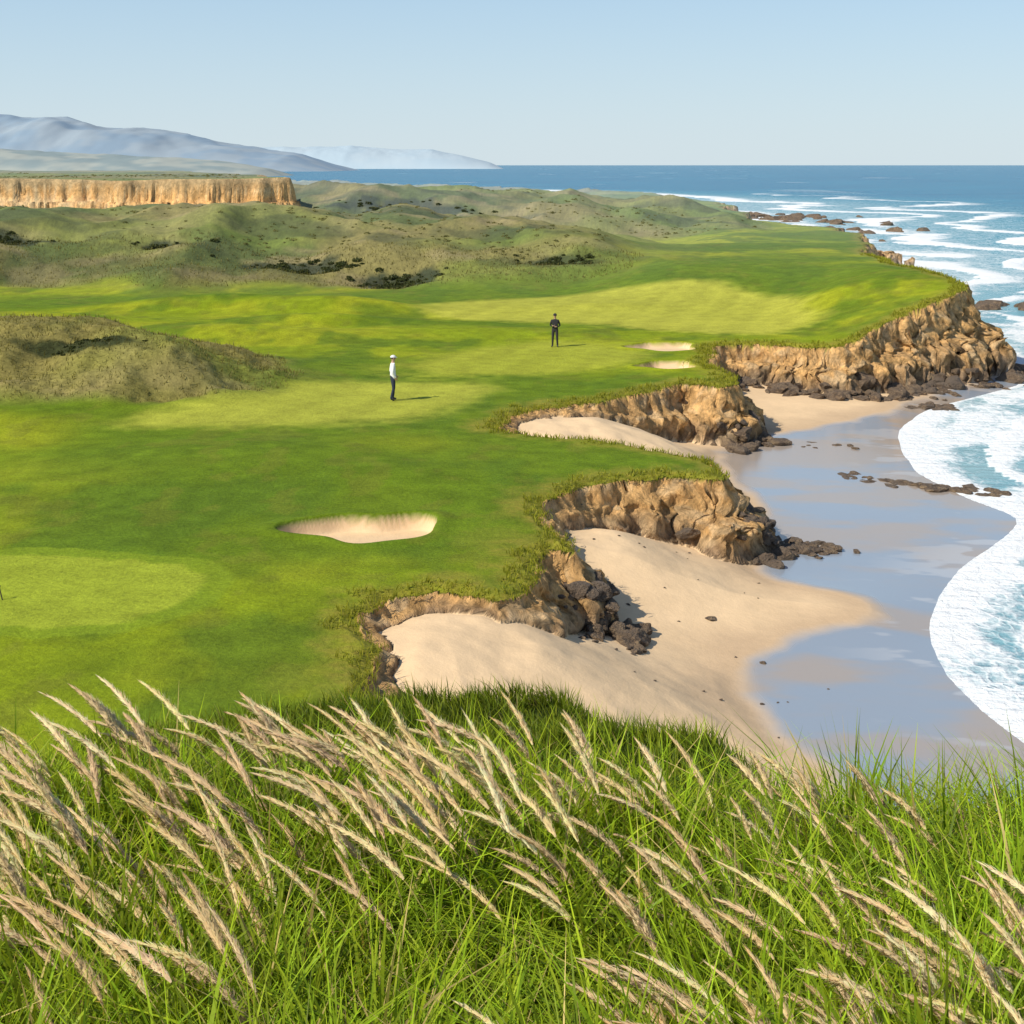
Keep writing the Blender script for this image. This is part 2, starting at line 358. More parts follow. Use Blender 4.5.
fo=t.n('ShaderNodeAttribute',{'attribute_name':'foam'}).outputs['Fac']
mpp=t.n('ShaderNodeMapping',Vector=pos,Scale=(1,.75,1)).outputs[0]
nA=t.noise(mpp,.7,7,.68,1.0); nB=t.noise(mpp,3.5,5,.7,.5)
dv=t.n('ShaderNodeVectorMath',{'operation':'ADD'},i0=mpp,i1=t.n('ShaderNodeTexNoise',Vector=mpp,Scale=1.1,Detail=3).outputs[1]).outputs[0]
vo=t.n('ShaderNodeTexVoronoi',{'feature':'DISTANCE_TO_EDGE'},Vector=dv,Scale=2.3).outputs[0]
lace=t.sstep(vo,.22,.01)
nn=t.math('ADD',t.math('MULTIPLY',nA,.6),t.math('MULTIPLY',nB,.4))
nn=t.math('SUBTRACT',nn,t.math('MULTIPLY',lace,.09))
thr=t.math('MULTIPLY',fo,.78)
fm=t.sstep(t.math('SUBTRACT',thr,nn),-.17,.17)
deep=t.mix(t.sstep(sh,1,22),(.30,.48,.52),(.055,.28,.36)); deep=t.mix(t.sstep(sh,25,160),deep,(.006,.125,.245))
deep=t.mix(t.sstep(t.noise(t.n('ShaderNodeMapping',Vector=pos,Scale=(.012,.05,1)).outputs[0],1,5,.6),.35,.7),deep,t.mix(.5,deep,(.02,.27,.38)))
cc=t.mix(fm,deep,(.86,.88,.885)); t.L.new(cc,b.inputs['Base Color'])
t.L.new(t.math('ADD',.25,t.math('MULTIPLY',fm,.6)),b.inputs['Roughness']); b.inputs['IOR'].default_value=1.33
b.inputs['Specular IOR Level'].default_value=.16
w1=t.noise(t.n('ShaderNodeMapping',Vector=pos,Scale=(.6,1.5,1)).outputs[0],1.2,6,.6)
hh=t.math('ADD',t.math('MULTIPLY',w1,.5),t.math('MULTIPLY',nB,t.math('MULTIPLY',fm,.22)))
bp=t.n('ShaderNodeBump',Strength=.9,Distance=.5,Height=hh); t.L.new(bp.outputs[0],b.inputs['Normal'])
build('sea_water',np.stack([x,y,zz],1),Q,[m_sea],True,None,{'shore':dS,'foam':foam})
del X,Y,U

# ------------------------------------------------------------------ distant hills
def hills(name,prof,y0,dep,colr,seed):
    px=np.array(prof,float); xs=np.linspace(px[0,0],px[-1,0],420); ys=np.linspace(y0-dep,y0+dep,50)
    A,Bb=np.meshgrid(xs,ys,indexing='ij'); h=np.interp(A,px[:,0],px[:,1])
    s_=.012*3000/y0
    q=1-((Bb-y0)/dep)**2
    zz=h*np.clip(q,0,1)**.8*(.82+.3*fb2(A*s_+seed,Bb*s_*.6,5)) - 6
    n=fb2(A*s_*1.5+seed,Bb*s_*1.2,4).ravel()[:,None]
    cl=np.array(colr[0])[None]*(1-ss(.35,.65,n))+np.array(colr[1])[None]*ss(.35,.65,n)  # hill colours already include the aerial haze
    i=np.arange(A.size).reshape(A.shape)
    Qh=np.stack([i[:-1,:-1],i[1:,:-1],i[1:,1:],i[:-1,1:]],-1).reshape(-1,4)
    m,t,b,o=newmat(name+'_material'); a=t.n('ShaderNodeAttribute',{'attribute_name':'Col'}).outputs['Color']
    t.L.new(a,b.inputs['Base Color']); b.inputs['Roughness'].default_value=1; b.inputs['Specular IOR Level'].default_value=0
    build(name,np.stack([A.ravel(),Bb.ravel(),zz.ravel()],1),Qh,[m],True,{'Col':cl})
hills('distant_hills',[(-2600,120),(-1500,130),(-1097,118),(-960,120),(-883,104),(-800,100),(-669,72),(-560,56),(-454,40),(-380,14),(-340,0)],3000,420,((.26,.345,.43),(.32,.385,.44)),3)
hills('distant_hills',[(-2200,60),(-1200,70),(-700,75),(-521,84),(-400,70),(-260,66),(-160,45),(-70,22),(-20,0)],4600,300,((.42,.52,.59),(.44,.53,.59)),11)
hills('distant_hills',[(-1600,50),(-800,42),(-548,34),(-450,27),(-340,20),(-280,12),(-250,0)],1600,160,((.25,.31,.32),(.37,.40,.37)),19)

# ------------------------------------------------------------------ grass
m_gr,t,b,o=newmat('grass_blade_material')
a=t.n('ShaderNodeAttribute',{'attribute_name':'Col'}).outputs['Color']
t.L.new(a,b.inputs['Base Color']); b.inputs['Roughness'].default_value=.5; b.inputs['Specular IOR Level'].default_value=.18
tr=t.n('ShaderNodeBsdfTranslucent'); t.L.new(t.mix(1.0,a,(1.4,1.3,.6),'MULTIPLY'),tr.inputs[0])
mx=t.n('ShaderNodeMixShader',Fac=.38); t.L.new(b.outputs[0],mx.inputs[1]); t.L.new(tr.outputs[0],mx.inputs[2]); t.L.new(mx.outputs[0],o.inputs[0])

def blades(P,h,w,bend,segs,c0,c1):
    n=len(P); ang=rng.random(n)*np.pi*2; sd=np.stack([np.cos(ang),np.sin(ang)],1)
    V=np.empty((n,segs+1,2,3),F); Cc=np.empty((n,segs+1,2,3),F)
    for k in range(segs+1):
        tt=k/segs; bl=np.hypot(bend[:,0],bend[:,1])
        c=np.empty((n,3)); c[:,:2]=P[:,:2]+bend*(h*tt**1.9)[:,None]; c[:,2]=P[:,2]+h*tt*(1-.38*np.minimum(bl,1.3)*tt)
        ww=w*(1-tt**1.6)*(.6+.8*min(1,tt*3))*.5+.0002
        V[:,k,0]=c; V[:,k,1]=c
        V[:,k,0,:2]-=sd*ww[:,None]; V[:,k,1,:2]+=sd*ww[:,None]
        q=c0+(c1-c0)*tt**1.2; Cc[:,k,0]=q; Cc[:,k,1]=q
    base=(np.arange(n)*(segs+1)*2)[:,None]; k=np.arange(segs)[None,:]*2
    Q=np.stack([base+k,base+k+1,base+k+3,base+k+2],-1).reshape(-1,4)
    return V.reshape(-1,3),Q,Cc.reshape(-1,3)
def clumps(cx,cy,nb,R,hm,w,wind,out,c0,c1,segs,zoff=-.03,dryf=.06):
    n=len(cx); I=np.repeat(np.arange(n),nb); a=rng.random(n*nb)*6.283; r=np.sqrt(rng.random(n*nb))
    x=cx[I]+np.cos(a)*r*R; y=cy[I]+np.sin(a)*r*R; z=H(x,y)['z']+zoff
    hs=(hm*(.55+.8*rng.random(n)))[I]*(.5+.6*rng.random(n*nb))
    bend=np.stack([np.cos(a)*r*out,np.sin(a)*r*out],1)+rng.normal(0,.14,(n*nb,2))+np.array(wind)[None]*(.4+rng.random((n*nb,1))*1.1)
    tint=(.45+.95*rng.random(n))[I][:,None]*(.75+.5*rng.random((n*nb,1)))
    dry=(rng.random(n*nb)<dryf)[:,None]
    yel=rng.random(n)[I][:,None]
    A=np.array(c0)[None]*tint; Bc=(np.array(c1)[None]*(1-yel*.5)+np.array([.56,.54,.03])[None]*yel*.5)*tint
    Bc=np.where(dry,np.array([.68,.52,.20])[None]*tint,Bc); A=np.where(dry,A*.6+np.array([.12,.10,.03])[None],A)
    ww=w*(.6+.8*rng.random(n*nb))
    return blades(np.stack([x,y,z],1),hs,ww,bend,segs,A.astype(F),Bc.astype(F))
n=2000; cy=1.6+rng.random(n)**.8*6.0; cx=(rng.random(n)*2-1)*(.44*cy+.9)
V,Q,Cc=clumps(cx,cy,58,.10,.62,.0130,(-.20,.02),1.0,(.018,.042,.006),(.30,.49,.020),4)  # blade colours paint shaded gaps at the base and lit tips
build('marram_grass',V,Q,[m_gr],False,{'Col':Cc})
n=4200; cy=8+rng.random(n)*14.0; cx=-8+rng.random(n)*13.5
k=cy<np.interp(cx,[-8,-6,-4.7,-2,.6,2.2,3.5,6.5],[12.5,14,18,20.8,20.6,18,12.5,10]); cx,cy=cx[k],cy[k]
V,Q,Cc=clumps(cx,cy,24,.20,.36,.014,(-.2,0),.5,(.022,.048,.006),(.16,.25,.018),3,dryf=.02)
build('marram_grass',V,Q,[m_gr],False,{'Col':Cc})
n=900000; cy=24+rng.random(n)**.9*100; cx=(rng.random(n)*1.0-.5)*(cy+6)
d=H(cx,cy); sN=d['s']+(fb2(cx.astype(F)*1.5,cy.astype(F)*1.5,2)-.5)*1.3
lipk=(sN>-.6)&(d['s']<.12)&(d['dm']<.3)&(rng.random(n)<.85)&(d['L']-d['B']>.15)
k=lipk.copy()
k|=(d['md']>.4)&(d['s']<-2)&(rng.random(n)<.22)
k|=(d['scr']>.4)&(d['s']<-2)&(rng.random(n)<.12)
cx,cy=cx[k],cy[k]; z=np.where(d['s']>-.05,d['L']-.12,d['z'])[k]; mdk=((d['md']>.4)|(d['scr']>.4))[k][:,None]; n=len(cx)
hs=(.06+.20*rng.random(n))*(1+.006*np.maximum(cy-40,0)); wd=.012+.00035*cy
tint=.7+.6*rng.random((n,1)); hl=hollow(cx.astype(F),cy.astype(F))[:,None]; tint=tint*(1-.65*np.clip(hl*1.4,0,1))  # blade tint also carries the painted shade of the hollows
A=np.where(mdk,np.array([[.12,.11,.03]]),np.array([[.13,.16,.012]]))*tint
Bc=np.where(mdk,np.array([[.32,.28,.09]]),np.array([[.42,.39,.035]]))*tint
V,Q,Cc=blades(np.stack([cx,cy,z-.02],1),hs,wd,rng.normal(0,.40,(n,2)),2,A.astype(F),Bc.astype(F))
build('rough_grass',V,Q,[m_gr],False,{'Col':Cc})

m_pl,t,b,o=newmat('seed_plume_material')
a=t.n('ShaderNodeAttribute',{'attribute_name':'Col'}).outputs['Color']
t.L.new(a,b.inputs['Base Color']); b.inputs['Roughness'].default_value=.8; b.inputs['Specular IOR Level'].default_value=.1
tr=t.n('ShaderNodeBsdfTranslucent'); t.L.new(a,tr.inputs[0])
mx=t.n('ShaderNodeMixShader',Fac=.4); t.L.new(b.outputs[0],mx.inputs[1]); t.L.new(tr.outputs[0],mx.inputs[2]); t.L.new(mx.outputs[0],o.inputs[0])
def plumes(n,cx,cy,hs):
    Vs=[];Qs=[];Cs=[];Ns=[];off=0
    z0=H(cx,cy)['z']; UP=np.array([0,0,.75])
    for i in range(n):
        h=hs[i]; pl=.19+.14*rng.random(); th=rng.normal(0,.35); wind=.22+.45*rng.random()
        d=np.array([-math.cos(th),math.sin(th)*.6+rng.normal(0,.15)])
        def P(u):
            u=np.asarray(u,float)
            return np.stack([cx[i]+d[0]*h*wind*u**2.4, cy[i]+d[1]*h*wind*u**2.4, z0[i]+h*u*(1-.24*wind*u**3)],-1)
        u0=1-pl/h*.92
        us=np.linspace(0,1,9); pts=P(us); w=np.linspace(.0028,.0012,9)
        for ax in ((1,0,0),(0,1,0)):
            ax=np.array(ax); V=np.empty((9,2,3)); V[:,0]=pts-ax*w[:,None]; V[:,1]=pts+ax*w[:,None]
            q=np.arange(8)*2+off; Qs.append(np.stack([q,q+1,q+3,q+2],1)); Vs.append(V.reshape(-1,3))
            Ns.append(np.repeat(np.array([[-.4,-.4,.7]]),18,0))
            cc=np.linspace(0,1,9)[:,None]*np.array([[.6,.5,.2]])+(1-np.linspace(0,1,9))[:,None]*np.array([[.12,.18,.02]])
            Cs.append(np.repeat(cc,2,0)); off+=18
        tone=.82+.34*rng.random(); base=np.array([1.0,.79-.05*rng.random(),.40+.08*rng.random()])*tone
        fat=.75+.6*rng.random()
        K=15; M=7; sv=np.linspace(0,1,K); pr=np.maximum(np.sin(np.pi*np.clip(.05+sv*.95,0,1)**.75),0)**.8
        ctr=P(u0+(1-u0)*sv); tg=np.gradient(ctr,axis=0); tg/=np.linalg.norm(tg,axis=1)[:,None]
        e1=np.cross(tg,[0,1,0]); e1/=np.linalg.norm(e1,axis=1)[:,None]; e2=np.cross(tg,e1)
        an=np.arange(M)/M*6.283
        rad=(.0085*fat*pr)[:,None]*(.5+.9*rng.random((K,M)))
        rd=e1[:,None]*np.cos(an)[None,:,None]+e2[:,None]*np.sin(an)[None,:,None]
        V=ctr[:,None]+rd*rad[...,None]
        ii=off+np.arange(K*M).reshape(K,M); j=np.roll(ii,-1,1)
        Qs.append(np.stack([ii[:-1],j[:-1],j[1:],ii[1:]],-1).reshape(-1,4)); Vs.append(V.reshape(-1,3))
        Ns.append((rd*.8+UP).reshape(-1,3)+rng.normal(0,.25,(K*M,3)))
        Cs.append(np.minimum(base[None]*(.66+.5*rng.random((K*M,1))),.96)); off+=K*M
        nf=250; s=rng.random(nf)**.95
        prof=np.maximum(np.sin(np.pi*np.clip(.07+s*.93,0,1)**.75),0)**.8*fat
        u=u0+(1-u0)*s; p=P(u); tg=P(np.minimum(1,u+.02))-P(u-.02); tg/=np.linalg.norm(tg,axis=1)[:,None]+1e-9
        r=rng.normal(0,1,(nf,3)); r-=tg*(r*tg).sum(1)[:,None]; r/=np.linalg.norm(r,axis=1)[:,None]
        L=(.022+.022*rng.random(nf))[:,None]; e=p+tg*L+r*(.022*prof*(.4+rng.random(nf)))[:,None]
        m=p+tg*L*.5+r*(.013*prof)[:,None]; sd=np.cross(tg,r)*.0015+r*.0007
        V=np.stack([p-sd*.4,p+sd*.4,m-sd,m+sd,e,e+sd*.05],1)
        b0=off+np.arange(nf)[:,None]*6
        Qs.append(np.concatenate([b0+np.array([[0,1,3,2]]),b0+np.array([[2,3,5,4]])])); Vs.append(V.reshape(-1,3)); off+=nf*6
        Ns.append(np.repeat(r*.8+UP,6,0))
        Cs.append(np.repeat(np.minimum(base[None]*(.75+.45*rng.random((nf,1))),.96),6,0))
    N=np.vstack(Ns); N/=np.linalg.norm(N,axis=1)[:,None]+1e-9
    return np.vstack(Vs),np.vstack(Qs),np.vstack(Cs),N
px=[];py=[];ph_=[]
def band(n,x0,x1,y0,y1,h0,h1):
    yy=y0+rng.random(n)*(y1-y0); xx=(x0+rng.random(n)*(x1-x0))*yy
    px.extend(xx); py.extend(yy); ph_.extend(h0+rng.random(n)*(h1-h0))
band(175,-.36,.08,4.6,6.3,.58,.88)
band(44,-.40,-.12,3.8,5.2,.50,.78)
band(62,.04,.34,4.7,6.0,.48,.72)
band(74,.12,.46,3.3,4.4,.50,.75)
band(38,-.08,.24,2.7,3.4,.45,.66)
band(12,-.32,0,2.6,3.2,.40,.58)
V,Q,Cc,Nn=plumes(len(px),np.array(px,F),np.array(py,F),np.array(ph_))
pob=build('grass_seed_plumes',V,Q,[m_pl],True,{'Col':Cc})
try: pob.data.normals_split_custom_set_from_vertices(Nn.tolist())
except Exception as ex: print('normals',ex)

# ------------------------------------------------------------------ shrubs on hills
def bushes(name,cx,cy,r,cdark,clight,nl):
    n=len(cx); z0=H(cx,cy)['z']; I=np.repeat(np.arange(n),nl)
    v=rng.normal(0,1,(n*nl,3)); v/=np.linalg.norm(v,axis=1)[:,None]; v[:,2]=np.abs(v[:,2])*.55
    lob=.7+.6*fb3((v[:,0]*1.6+I*3.1),(v[:,1]*1.6+I*1.7),v[:,2]*1.6,2)
    rr=r[I]*lob*(.6+.4*rng.random(n*nl))
    c=np.stack([cx[I],cy[I],z0[I]-.15*r[I]],1)+v*rr[:,None]
    sz=(r[I]*.14+.03)*(.6+.8*rng.random(n*nl))
    a=rng.normal(0,1,(n*nl,3)); a/=np.linalg.norm(a,axis=1)[:,None]; b_=np.cross(a,v+rng.normal(0,.5,v.shape)); b_/=np.linalg.norm(b_,axis=1)[:,None]
    V=np.stack([c-a*sz[:,None],c-b_*sz[:,None]*.6,c+a*sz[:,None],c+b_*sz[:,None]*.6],1).reshape(-1,3)
    q=np.arange(n*nl*4).reshape(-1,4)
    tt=np.clip(rng.random((n*nl,1))*.7+.3*rng.random((n,1))[I],0,1); cc=np.array(cdark)[None]*(1-tt)+np.array(clight)[None]*tt
    build(name,V,q,[m_gr],False,{'Col':np.repeat(cc,4,0)})
n=10000; cy=100+rng.random(n)*150; cx=(rng.random(n)-.5)*1.0*(cy+10)
d=H(cx,cy); dens=fb2(cx.astype(F)*.06,cy.astype(F)*.06,3)
k=(d['scr']>.6)&(d['s']<-2)&(rng.random(n)<ss(.42,.66,dens))&~d['pm']; cx,cy=cx[k],cy[k]
bushes('coastal_scrub',cx.astype(F),cy.astype(F),(.14+.28*rng.random(len(cx))**2),(.12,.125,.04),(.25,.23,.09),32)
bx=[];by=[];br=[]
for cx_,cy_,rx_,ry_ in HOLL:
    nn_=int(22 if cy_<100 else 75 if rx_>3.5 else 22)
    bx.extend(cx_+rng.normal(0,rx_*.45,nn_)); by.extend(cy_+rng.normal(0,ry_*.4,nn_)); br.extend((.12 if cy_<100 else .32)*(.6+1.3*rng.random(nn_)**2))
bushes('shade_thicket',np.array(bx,F),np.array(by,F),np.array(br),(.030,.040,.016),(.10,.115,.035),110)  # dark bushes, partly standing in for shade beneath the cut bank

# ------------------------------------------------------------------ rocks
m_rk,t,b,o=newmat('rock_material')
pos=t.n('ShaderNodeNewGeometry').outputs['Position']
mp=t.n('ShaderNodeMapping',Vector=pos,Scale=(1,1,1.6)).outputs[0]
r1=t.noise(mp,3.2,8,.7,.7); r2=t.noise(mp,.8,3,.5)
cr=t.n('ShaderNodeValToRGB',Fac=r1); e=cr.color_ramp.elements
e[0].position=.3; e[0].color=(.07,.048,.034,1); e[1].position=.7; e[1].color=(.46,.32,.18,1)
x_=e.new(.5); x_.color=(.22,.15,.095,1)
cA=t.mix(t.sstep(r2,.45,.7),cr.outputs[0],(.20,.15,.11)); t.L.new(cA,b.inputs['Base Color'])
b.inputs['Roughness'].default_value=.85
bp=t.n('ShaderNodeBump',Strength=1.0,Distance=.25,Height=t.math('ADD',r1,t.noise(mp,14,4,.6))); t.L.new(bp.outputs[0],b.inputs['Normal'])
import bmesh
bm=bmesh.new(); bmesh.ops.create_icosphere(bm,subdivisions=4,radius=1); ICO=np.array([v.co[:] for v in bm.verts]); IF=np.array([[v.index for v in f.verts] for f in bm.faces]); bm.free()
bm=bmesh.new(); bmesh.ops.create_icosphere(bm,subdivisions=3,radius=1); ICO3=np.array([v.co[:] for v in bm.verts]); IF3=np.array([[v.index for v in f.verts] for f in bm.faces]); bm.free()
def rocks(name,L,flat=1.0,hi=True):
    Vs=[];Fs=[];off=0; S,Fc=(ICO,IF) if hi else (ICO3,IF3)
    for (x,y,z,r,fl) in L:
        N=rng.normal(0,1,(11,3)); N/=np.linalg.norm(N,axis=1)[:,None]; dd=.55+.4*rng.random(11)
        dt=S@N.T; rad=np.min(np.where(dt>.05,dd[None]/np.maximum(dt,.05),9),1); rad=np.minimum(rad,1.25)
        v=S*rad[:,None]; o3=rng.random(3)*40
        nn=fb3(*(v*1.7+o3+20).T,4); v=v*(1+(nn-.5)*.5)[:,None]
        a=rng.random()*6.28; ca,sa=math.cos(a),math.sin(a); st=np.array([1+.5*rng.random(),.8+.3*rng.random(),fl])
        v=v*st; v=np.stack([v[:,0]*ca-v[:,1]*sa,v[:,0]*sa+v[:,1]*ca,v[:,2]],1)*r+np.array([x,y,z])
        Vs.append(v); Fs.append(Fc+off); off+=len(v)
    return build(name,np.vstack(Vs),np.vstack(Fs),[m_rk],False)
def cluster(n,cx,cy,sx,sy,r0,r1,pw=2,fl=.8,sink=.25,tmin=.45):
    x=rng.normal(cx,sx,n); y=rng.normal(cy,sy,n); d=H(x,y); out=[]
    for i in range(n):
        if d['s'][i]<.12 or d['t'][i]<tmin: continue
        r=r0+(r1-r0)*rng.random()**pw
        out.append((x[i],y[i],max(d['z'][i],-2.7)+r*fl*(.35-sink),r,fl*(.8+.4*rng.random())))
    return out
A=[]
A+=cluster(44,2.0,35.6,.5,.5,.12,.38,1.5,tmin=.55)+cluster(30,2.4,34.9,.5,.6,.06,.22)+cluster(20,1.8,34.2,1.0,.8,.03,.10)
rocks('beach_boulders',A)
A=cluster(60,7.2,44.2,.6,.45,.12,.34,1.5,tmin=.7)+cluster(170,8.5,44.9,1.0,.42,.10,.28,1.3,.6)
rocks('beach_boulders',A,hi=False)
A=cluster(60,9.9,62.6,.7,.9,.15,.45,1.5,tmin=.7); rocks('beach_boulders',A,hi=False)
A=[]
for (cx,cy) in [(12.5,75.5),(15,74.8),(17.5,73.8),(20,75.5),(23,77.8),(25.5,80.0),(28,82.5),(30,86)]:
    A+=cluster(20,cx,cy,1.3,.7,.2,.6,1.6,.8,tmin=.85)
for (cx,cy) in [(19,73.5),(22,76),(26,79),(29.6,82.5)]: A+=cluster(34,cx,cy,1.3,.6,.15,.42,1.6,.5,tmin=.9)
rocks('headland_rocks',A,hi=False)
A=[(5.3,37.4,0,.16,.35),(6.2,34.6,0,.09,.4),(-.6,34.0,0,.11,.6),(-.9,34.4,0,.06,.5),(.6,33.3,0,.13,.5),(4.7,31.5,0,.05,.5)]
A+=[(0.2+rng.random()*2.5,33+rng.random()*1.6,0,.04+.06*rng.random(),.5) for _ in range(8)]
A+=[(2+rng.random()*6,30+rng.random()*13,0,.02+.03*rng.random(),.5) for _ in range(26)]
A=[(a,b_,float(d_['z'][0])+.01,r,f) for (a,b_,_,r,f) in A for d_ in [H(a,b_)] if d_['s'][0]>.1]
rocks('beach_stones',A,hi=False)
A=[]
for i in range(60):
    tt=rng.random(); A.append((13.2+tt*5.2+rng.normal(0,.15),55.8-tt*2.6+rng.normal(0,.35),-2.5,.14+.25*rng.random(),.35))
for i in range(22): A.append((19.5+rng.random()*3.5,71.4+rng.random()*1.4-.2,-2.5,.15+.3*rng.random(),.4))
for i in range(10): A.append((12.5+rng.random()*3,61+rng.random()*1.5,-2.4,.08+.12*rng.random(),.3))
rocks('shallow_reef_rocks',A,hi=False)
A=[]
for (cx,cy,sx,sy,n,r) in [(45,122,3.2,2,34,1.3),(52,126,3,2,14,1.0),(55,262,7,5,26,1.8),(62,330,9,7,26,2.2),(70,300,6,5,14,1.6),(53,232,5,4,20,1.4)]:
    for i in range(n): A.append((rng.normal(cx,sx),rng.normal(cy,sy),-2.6,r*(.35+.65*rng.random()),.55))
rocks('sea_rocks',A,hi=False)

# ------------------------------------------------------------------ people
M_skin=simple('skin',(.50,.30,.21),.55); M_white=simple('white_shirt_cloth',(.78,.78,.80),.8); M_navy=simple('navy_trouser_cloth',(.022,.030,.055),.85)
M_black=simple('black_jacket_cloth',(.018,.018,.020),.85); M_dark=simple('charcoal_trouser_cloth',(.028,.026,.026),.85)
M_shoe=simple('shoe_leather',(.04,.035,.03),.4); M_hair=simple('brown_hair',(.04,.022,.012),.7); M_cap=simple('pale_cap_cloth',(.75,.74,.72),.8); M_capd=simple('dark_cap_cloth',(.02,.02,.022),.8)
M_lip=simple('lip_skin',(.35,.12,.10),.5); M_eye=simple('eye',(.03,.02,.015),.2)
def skinmesh(name,pts,edges,rad,root,mats,label,parent,sub=2):
    me=bpy.data.meshes.new(name+'_skel'); me.from_pydata([tuple(p) for p in pts],edges,[]); ob=bpy.data.objects.new(name+'_skel',me); scene.collection.objects.link(ob)
    md=ob.modifiers.new('s','SKIN'); md.use_smooth_shade=True
    if not me.skin_vertices: 
        bpy.context.view_layer.objects.active=ob
        try: bpy.ops.mesh.customdata_skin_add()
        except Exception: pass
    for i,v in enumerate(me.skin_vertices[0].data):
        v.radius=rad[i] if isinstance(rad[i],tuple) else (rad[i],rad[i]); v.use_root=(i in root)
    sb=ob.modifiers.new('u','SUBSURF'); sb.levels=sub; sb.render_levels=sub
    dg=bpy.context.evaluated_depsgraph_get(); dg.update()
    nm=bpy.data.meshes.new_from_object(ob.evaluated_get(dg)); bpy.data.objects.remove(ob)
    nm.name=name; nm.materials.clear()
    for m in mats: nm.materials.append(m)
    pa=np.array(pts,float)
    for p in nm.polygons:
        c=np.array(p.center); best=9;bi=0
        for (i,j) in edges:
            a=pa[i]; e=pa[j]-a; tt=np.clip((c-a).dot(e)/(e.dot(e)+1e-9),0,1); dd=np.linalg.norm(c-a-e*tt)
            if dd<best: best=dd; bi=(i,j)
        p.material_index=label(bi,c); p.use_smooth=True
    r=bpy.data.objects.new(name,nm); scene.collection.objects.link(r); r.parent=parent; return r
def ell(name,c,r,mat,parent,cut=None):
    bm=bmesh.new(); bmesh.ops.create_uvsphere(bm,u_segments=20,v_segments=14,radius=1)
    for v in bm.verts: v.co=Vector((v.co.x*r[0],v.co.y*r[1],v.co.z*r[2]))
    if cut is not None: bmesh.ops.bisect_plane(bm,geom=bm.verts[:]+bm.edges[:]+bm.faces[:],plane_co=(0,0,cut),plane_no=(0,0,1),clear_inner=True)
    me=bpy.data.meshes.new(name); bm.to_mesh(me); bm.free(); me.materials.append(mat)
    for p in me.polygons: p.use_smooth=True
    ob=bpy.data.objects.new(name,me); scene.collection.objects.link(ob); ob.location=c; ob.parent=parent; return ob
def person(name,loc,heading,scale,shirt,trous,cap,longsl,pose):
    E=bpy.data.objects.new(name,None); scene.collection.objects.link(E)
    J={'pel':(0,0,.96),'sp':(0,.005,1.10),'ch':(0,0,1.30),'nb':(0,-.01,1.47),'nk':(0,.005,1.53),'h1':(0,.02,1.60),'h2':(0,.022,1.68),'h3':(0,.012,1.745)}
    J.update(pose)
    names=list(J); pts=[J[k] for k in names]; ix={k:i for i,k in enumerate(names)}
    ed=[('pel','sp'),('sp','ch'),('ch','nb'),('nb','nk'),('nk','h1'),('h1','h2'),('h2','h3')]
    for s_ in 'LR': ed+=[('ch','sh'+s_),('sh'+s_,'el'+s_),('el'+s_,'wr'+s_),('wr'+s_,'pa'+s_),('pel','hp'+s_),('hp'+s_,'kn'+s_),('kn'+s_,'an'+s_),('an'+s_,'to'+s_)]
    R={'pel':(.155,.12),'sp':(.145,.11),'ch':(.175,.125),'nb':(.085,.075),'nk':.052,'h1':(.066,.075),'h2':(.078,.095),'h3':(.06,.07)}
    for s_ in 'LR': R.update({'sh'+s_:.068,'el'+s_:.046,'wr'+s_:.029,'pa'+s_:(.036,.02),'hp'+s_:.098,'kn'+s_:.066,'an'+s_:.05,'to'+s_:(.045,.032)})
    def label(bi,c):
        n_={names[bi[0]],names[bi[1]]}
        if 'nk' in n_ or 'h1' in n_ or 'h3' in n_: return 0 if not ('nb' in n_ and c[2]<1.495) else 1
        for s_ in 'LR':
            if 'pa'+s_ in n_: return 0
            if 'wr'+s_ in n_: return 1 if longsl else 0
            if 'to'+s_ in n_: return 3
            if 'kn'+s_ in n_ or 'hp'+s_ in n_: return 2
        if 'pel' in n_ and c[2]<.99: return 2
        return 1
    skinmesh('body',pts,[(ix[a],ix[b_]) for a,b_ in ed],[R[k] for k in names],{0},[M_skin,shirt,trous,M_shoe],label,E)
    hp=[];he=[];hr=[];roots=set()
    for s_,sg in (('L',-1),('R',1)):
        w=np.array(J['wr'+s_]); p=np.array(J['pa'+s_]); d=(p-w)/np.linalg.norm(p-w); side=np.array([0,1,0.]) ; side-=d*side.dot(d); side/=np.linalg.norm(side); nrm=np.cross(d,side)*sg
        for f,(o_,L) in enumerate([(-.027,.062),(-.009,.074),(.009,.078),(.027,.070)]):
            b0=len(hp); q=p+side*o_*1.0+d*.005
            for k in range(4):
                hp.append(tuple(q+d*L*k/3+nrm*(-.012*k*k/3))); hr.append(.0095-.001*k)
                if k: he.append((b0+k-1,b0+k))
            roots.add(b0)
        b0=len(hp); q=p+side*.024-d*.045
        for k in range(3):
            hp.append(tuple(q+(side*.7+d*.8)*.026*k-nrm*.006*k)); hr.append(.011-.001*k)
            if k: he.append((b0+k-1,b0+k))
        roots.add(b0)
    skinmesh('hands',hp,he,hr,roots,[M_skin],lambda a,b_:0,E,1)
    ell('nose',(0,.118,1.655),(.013,.02,.022),M_skin,E); ell('mouth',(0,.102,1.612),(.024,.008,.007),M_lip,E)
    for sx in (-1,1):
        ell('eye',(.03*sx,.100,1.682),(.011,.008,.007),M_eye,E); ell('ear',(.083*sx,.015,1.665),(.012,.02,.032),M_skin,E)
    ell('hair',(0,.0,1.69),(.090,.105,.085),M_hair,E,cut=-.02)
    ell('cap_crown',(0,.012,1.712),(.097,.115,.088),cap,E,cut=-.0)
    bm=bmesh.new(); r_=[]
    for k in range(13):
        a=math.pi*k/12; r_.append(bm.verts.new((.088*math.cos(a),.07+.105*max(math.sin(a),0)**.8,1.712-.012*math.sin(a))))
